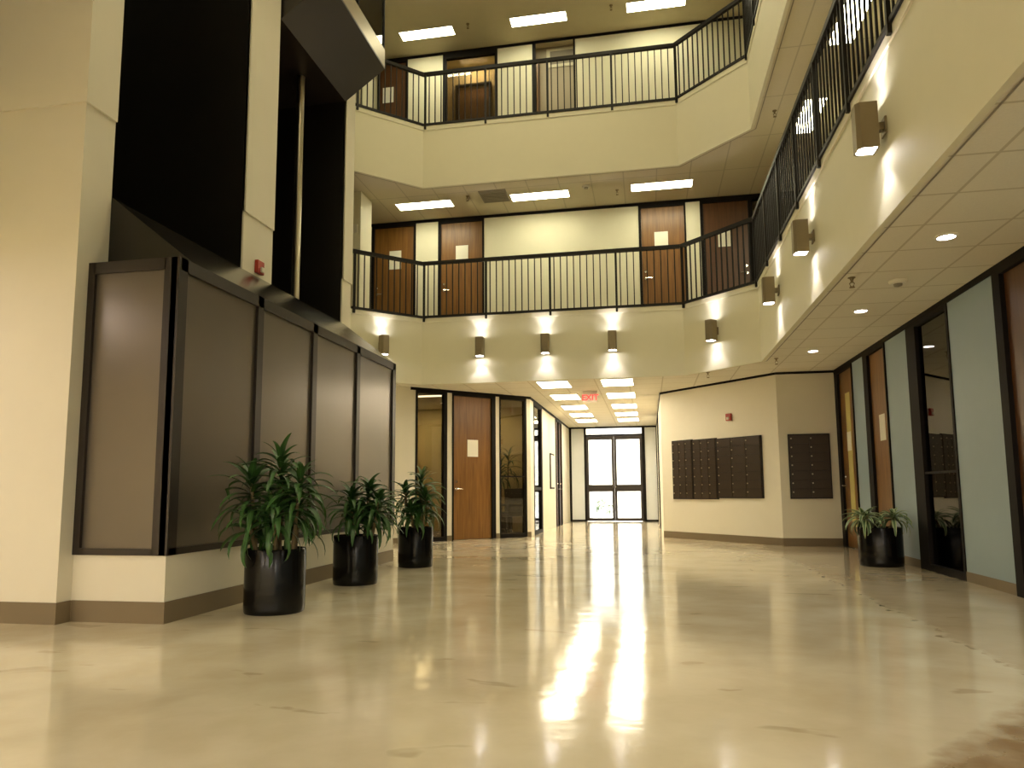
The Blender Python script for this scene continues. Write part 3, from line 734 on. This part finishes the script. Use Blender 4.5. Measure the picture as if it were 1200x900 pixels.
for i, y in enumerate((13.42, 15.28, 17.25, 19.05, 20.62)):
    for x, sd in ((-1.70, 'left'), (-0.52, 'right')):
        troffer(f'corridor ceiling light in the {sd} row, {ordn[i]}', x, y, ZC1, 0.6, 0.86, 'tubec', 'corridor ceiling lights')
for i, (x, y) in enumerate(((2.40, 6.15), (2.415, 8.6), (2.41, 11.0))):
    r = thing('recessed_downlight', 'round recessed downlight in the right soffit, %s' % ('nearest the camera', 'between the other two', 'farthest from the camera')[i], 'ceiling light', (x, y, ZC1), 0, 'round downlights in the right soffit')
    MB().lathe([(0.085, 0), (0.085, -0.008), (0.066, -0.010), (0.066, 0.0)], 28, capped=False).build('trim_ring', 'white', r, True)
    MB().lathe([(0.066, -0.006), (0.066, -0.003)], 28).build('lens', 'led', r)
    ld = bpy.data.lights.new('downlight_beam', 'SPOT'); ld.energy = 9; ld.color = (1, 0.9, 0.78); ld.spot_size = R(95); ld.spot_blend = 0.8; ld.shadow_soft_size = 0.06
    lo = bpy.data.objects.new('downlight_beam', ld); COL.objects.link(lo); lo.location = (x, y, ZC1-0.03)
# smoke detectors and sprinklers
def smoke(loc, label):
    r = thing('smoke_detector', label, 'smoke detector', loc, 0, 'ceiling smoke detectors')
    MB().lathe([(0.085, 0), (0.085, -0.012), (0.07, -0.03), (0.05, -0.034)], 24).build('base', 'white', r, True)
    MB().lathe([(0.04, -0.034), (0.036, -0.055), (0.02, -0.06)], 20).build('sensor', 'vent', r, True)
smoke((2.43, 7.4, ZC1), 'round smoke detector between downlights in the right soffit')
smoke((-1.03, 13.40, ZC2), 'round smoke detector on the ceiling of the lower balcony')
spk = None
for loc, lb in (((1.96, 7.2, ZC1), 'brass sprinkler head in the right soffit beside the smoke detector'),
                ((1.98, 11.5, ZC1), 'brass sprinkler head at the far end of the right soffit'),
                ((1.05, 12.63, ZC1), 'brass sprinkler head under the lone sconce of the angled corner'),
                ((-3.39, 13.40, ZC2), 'sprinkler head between the left light and grey vent of the lower balcony'),
                ((-0.45, 13.70, ZC2), 'sprinkler head left of the right light over the lower balcony'),
                ((2.08, 11.2, ZC2), 'sprinkler head in the ceiling above the steep right railing'),
                ((-3.43, 13.6, ZC3), 'sprinkler head between the left and middle lights of the upper balcony'),
                ((-0.48, 13.6, ZC3), 'sprinkler head between the middle and right lights of the upper balcony')):
    if spk is None:
        spk = thing('sprinkler', lb, 'sprinkler', loc, 0, 'ceiling sprinklers')
        MB().lathe([(0.035, 0), (0.035, -0.006), (0.02, -0.012), (0.012, -0.03), (0.010, -0.05)], 16).build('escutcheon', 'brass', spk, True)
        mb = MB()
        for s in (-1, 1): mb.tube([(s*0.008, 0, -0.045), (s*0.022, 0, -0.06), (s*0.012, 0, -0.085), (0, 0, -0.095)], 0.005)
        mb.lathe([(0.026, -0.095), (0.026, -0.10)], 12); mb.build('deflector', 'brass', spk, True)
    else: copy_tree(spk, loc, lb)
r = thing('ceiling_vent', 'grey square air vent beside the middle light of the lower balcony', 'vent', (-2.86, 13.5, ZC2))
MB().box((-0.27, -0.29, -0.012), (0.27, 0.29, 0)).build('frame', 'vent', r)
mb = MB()
for k in range(7): mb.box((-0.24, -0.25+k*0.078, -0.02), (0.24, -0.21+k*0.078, -0.011))
mb.build('grille', 'vent', r)
# exit sign
r = thing('exit_sign', 'red lettered exit sign hanging from the corridor ceiling', 'sign', (-1.115, 14.5, ZC1))
MB().box((-0.14, -0.006, -0.235), (0.14, 0.006, -0.04), 0.003).build('face', 'exitface', r)
MB().box((-0.15, -0.02, -0.04), (0.15, 0.02, 0)).build('canopy', 'white', r)
cu = bpy.data.curves.new('letters', 'FONT'); cu.body = 'EXIT'; cu.size = 0.165; cu.extrude = 0.003; cu.align_x = 'CENTER'; cu.align_y = 'CENTER'; cu.space_character = 1.0; cu.offset = 0.004
to = bpy.data.objects.new('letters_curve', cu); COL.objects.link(to)
dg = bpy.context.evaluated_depsgraph_get()
me = bpy.data.meshes.new_from_object(to.evaluated_get(dg)); bpy.data.objects.remove(to)
me.materials.clear(); me.materials.append(M['exitred'])
lo = bpy.data.objects.new('letters', me); COL.objects.link(lo); lo.parent = r; lo.location = (0, -0.009, -0.138); lo.rotation_euler = (PI/2, 0, 0)

# ------------------------------------------------------------------ plants
def pot(root, rad, h):
    MB().lathe([(rad*0.965, 0), (rad*0.985, 0.012), (rad, 0.05), (rad, h-0.012), (rad-0.006, h), (rad-0.022, h), (rad-0.024, h-0.05)], 48, capped=False).build('pot', 'pot', root, True)
    MB().lathe([(0.001, h-0.045), (rad-0.02, h-0.05)], 32, capped=False).build('soil', 'soil', root)
    pm = MB().lathe([(0.001, 0.004), (rad*0.96, 0.004)], 32, capped=False).build('pot_bottom', 'pot', root)
def dracaena(label, loc, rad, h, canes, seed, leafmat='leaf', group=None, dens=1.0, dr=1.0, lim=None):
    rnd = random.Random(seed)
    root = thing('potted_plant', label, 'plant', loc, 0, group)
    pot(root, rad, h)
    for (dx, dy, top, n, L, w, spread) in canes:
        lean = rnd.uniform(-.03, .03)
        b = Vector((dx, dy, h-0.06)); t = Vector((dx*1.35+lean, dy*1.35+rnd.uniform(-.03, .03), top))
        mid = (b+t)/2 + Vector((rnd.uniform(-.015, .015), rnd.uniform(-.015, .015), 0))
        cn = MB().tube([b, mid, t], [0.019, 0.016, 0.012], 10).build('cane', 'cane', root, True)
        mb = MB(); n = int(n*dens)
        for i in range(n):
            f = i/max(1, n-1)
            zz = t.lerp(mid, spread*(1-f))
            az = i*2.39996 + rnd.uniform(-.35, .35)
            el = R(-5) + f*R(78) + rnd.uniform(-.18, .18)
            ll = L*(0.80+0.35*math.sin(PI*min(1, f*0.9+0.15)))*rnd.uniform(0.85, 1.15)*(1-0.25*f)
            mb.leaf(zz, az, el, ll, w*rnd.uniform(.85, 1.15), dr*R(rnd.uniform(65, 130))*(1-0.45*f), rnd.uniform(-.3, .3), 8, lim)
        mb.build('foliage', leafmat, root)
    return root
dracaena('tallest leafy potted plant in a black cylinder pot nearest the camera on the left', (-2.975, 5.46, 0), 0.237, 0.50,
    [(-.15, -.05, 1.06, 34, .42, .036, .85), (.02, .03, 1.20, 40, .40, .037, .9), (.17, -.05, 1.06, 36, .38, .035, .9), (-.06, .12, .94, 32, .38, .034, .9), (.07, -.13, .84, 30, .38, .034, .9), (-.10, -.10, .74, 26, .36, .033, 1.0), (.12, .08, .80, 26, .34, .033, 1.0)], 11, 'leaf', None, 1.0, 1.15, (-.46, 2))
dracaena('middle of the three potted plants along the bronze enclosure, in a black pot', (-3.03, 7.22, 0), 0.230, 0.50,
    [(-.05, -.04, .92, 34, .36, .035, .9), (.07, .05, 1.00, 36, .36, .036, .9), (.19, -.06, .88, 34, .36, .035, .9), (.03, -.12, .76, 30, .34, .034, 1.0), (.12, .10, .72, 26, .34, .034, 1.0)], 23, 'leaf', None, 1.0, 1.15, (-.41, 2))
dracaena('third potted plant from the left, in front of the smoked glass sidelight', (-2.95, 8.96, 0), 0.222, 0.50,
    [(-.10, -.04, .98, 32, .34, .033, .9), (.05, .04, 1.12, 36, .36, .034, .9), (.11, -.08, .90, 32, .34, .034, .9), (-.02, .10, .78, 28, .32, .033, 1.0), (.02, -.12, .72, 26, .32, .033, 1.0)], 35, 'leaf', None, 1.0, 1.1, (-.49, 2))
dracaena('low pale-striped potted plant in a black pot against the right wall', (2.80, 9.75, 0), 0.255, 0.47,
    [(-.14, -.06, .585, 36, .32, .036, .35), (.09, -.05, .59, 34, .29, .035, .35)], 47, 'leafv', None, 1.0, 1.25, (-2, .33))
# ---- furniture behind the right-hand sidelight of the office
r = thing('office_chair', 'dark chair seen dimly through the sidelight beside the corridor', 'chair', (-3.02, 15.45, 0.005), R(-30))
MB().box((-.27, -.27, .40), (.27, .27, .50), .03).build('seat', 'chair', r, True)
MB().box((-.27, .20, .48), (.27, .29, 1.0), .03).build('backrest', 'chair', r, True)
for x in (-.24, .24):
    MB().box((x-.03, -.25, .62), (x+.03, .22, .67), .01).build('armrest', 'chair', r)
    for y in (-.23, .23): MB().tube([(x, y, 0), (x, y, .64 if y < 0 else .42)], .016).build('leg', 'black', r)
dracaena('tall potted plant standing inside the office behind the sidelight', (-3.28, 16.35, 0.005), 0.2, 0.4,
    [(-.05, 0, 1.55, 22, .5, .03, .7), (.08, .05, 1.8, 22, .5, .03, .7)], 59)
troffer('ceiling light inside the office behind the left sidelight', -4.38, 14.4, ZC1-0.001, 1.2, 0.3, 'officelamp', 'office ceiling lights')

# ------------------------------------------------------------------ outside the exit doors
struct('ground_outside', MB().box((-14, 22.95, -0.12), (12, 48, -0.02)), 'concrete', 'sunlit concrete outside the exit doors', 'ground')
struct('wall_outside', MB().box((-14, 44, 0), (12, 44.4, 7)), 'stucco', 'pale building opposite the exit', 'wall')
struct('column_outside', MB().box((-2.35, 25.4, -0.02), (-1.95, 25.8, 4.2)).box((-0.32, 25.4, -0.02), (0.1, 25.8, 4.2)), 'stucco', 'pale porch columns outside the exit doors', 'column')
mb = MB(); rb = random.Random(5)
for k in range(260):
    th = rb.uniform(0, 2*PI); ph = math.acos(rb.uniform(0, 1)); rr = rb.uniform(.25, .48)
    p = (rr*math.cos(th)*math.sin(ph), rr*math.sin(th)*math.sin(ph), .05+rr*1.4*math.cos(ph))
    mb.leaf(p, rb.uniform(0, 6.28), rb.uniform(-.3, 1.2), rb.uniform(.12, .2), .03, .8, 0, 4)
tag(mb.build('garden_bush', 'bush', loc=(-1.75, 28.5, -0.02)), 'small bush outside seen low through the left exit door', 'bush')

# ------------------------------------------------------------------ lights of the place and added fills
def area(name, loc, sx, sy, power, col=(1.0, 0.89, 0.56), rot=(0, 0, 0)):
    ld = bpy.data.lights.new(name, 'AREA'); ld.shape = 'RECTANGLE'; ld.size = sx; ld.size_y = sy; ld.energy = power; ld.color = col
    lo = bpy.data.objects.new(name, ld); COL.objects.link(lo); lo.location = loc; lo.rotation_euler = rot
    return lo
# recessed lamps of the top ceiling above the atrium and of the soffit behind the camera
for x in (-3.2, -0.6):
    for y in (0.5, 4.0, 7.5, 10.5): area('atrium_ceiling_lamp', (x, y, ZC3-0.02), 1.2, 0.6, 45)
for x in (-6.5, -3.5, -1.0, 2.4):
    area('rear_soffit_lamp', (x, -4.2, ZC1-0.02), 1.2, 0.6, 215, (1, 0.88, 0.76))
for y in (-1.0, 1.5, 3.7):
    area('aisle_downlamp', (2.4, y, ZC1-0.02), 0.3, 0.3, 14, (1, 0.9, 0.78))
for y in (-0.2, 3.0):
    area('left_soffit_lamp', (-6.0, y, ZC1-0.02), 0.6, 1.2, 26, (1, 0.87, 0.80))
for x in (-8, -6.4):
    area('lobby_lamp', (x, 11.3, ZC1-0.02), 0.6, 1.2, 25)
area('upper_room_fill', (-3.6, 14.82, ZC3-0.02), 0.6, 0.2, 26, (1, 0.88, 0.66))  # unseen fill lamp added to brighten the vestibule behind the pane
for x in (-5.2, -3.6): area('office_lamp_and_fill', (x, 15.9, ZC1-0.02), 0.6, 0.6, 32)  # lamps without fixtures, added to lift the dim office interior
p_ = area('exit_portal', (-1.1, 23.05, 1.45), 1.7, 2.8, 1, (1, 1, 1), (R(90), 0, PI))
p_.data.cycles.is_portal = True

w = bpy.data.worlds.new('world'); S.world = w; w.use_nodes = True
wn = w.node_tree; wn.nodes.clear()
wo = wn.nodes.new('ShaderNodeOutputWorld'); bg = wn.nodes.new('ShaderNodeBackground'); sk = wn.nodes.new('ShaderNodeTexSky')
sk.sky_type = 'HOSEK_WILKIE'; sk.turbidity = 6; sk.sun_direction = (0.3, 0.5, 0.8)
mx = wn.nodes.new('ShaderNodeMix'); mx.data_type = 'RGBA'; mx.inputs[0].default_value = 0.25
mx.inputs[6].default_value = (1, 0.98, 0.95, 1); wn.links.new(sk.outputs[0], mx.inputs[7])
wn.links.new(mx.outputs[2], bg.inputs[0]); bg.inputs[1].default_value = 12.0
wn.links.new(bg.outputs[0], wo.inputs[0])

# ------------------------------------------------------------------ render look
vs = S.view_settings
vs.view_transform = 'Standard'; vs.look = 'None'; vs.exposure = 0.0; vs.gamma = 1.0; vs.use_curve_mapping = False
S.cycles.use_denoising = True
S.cycles.max_bounces = 10; S.cycles.diffuse_bounces = 5; S.cycles.glossy_bounces = 5; S.cycles.transparent_max_bounces = 12
S.cycles.sample_clamp_indirect = 8.0
S.cycles.caustics_reflective = False; S.cycles.caustics_refractive = False
bpy.context.view_layer.update()
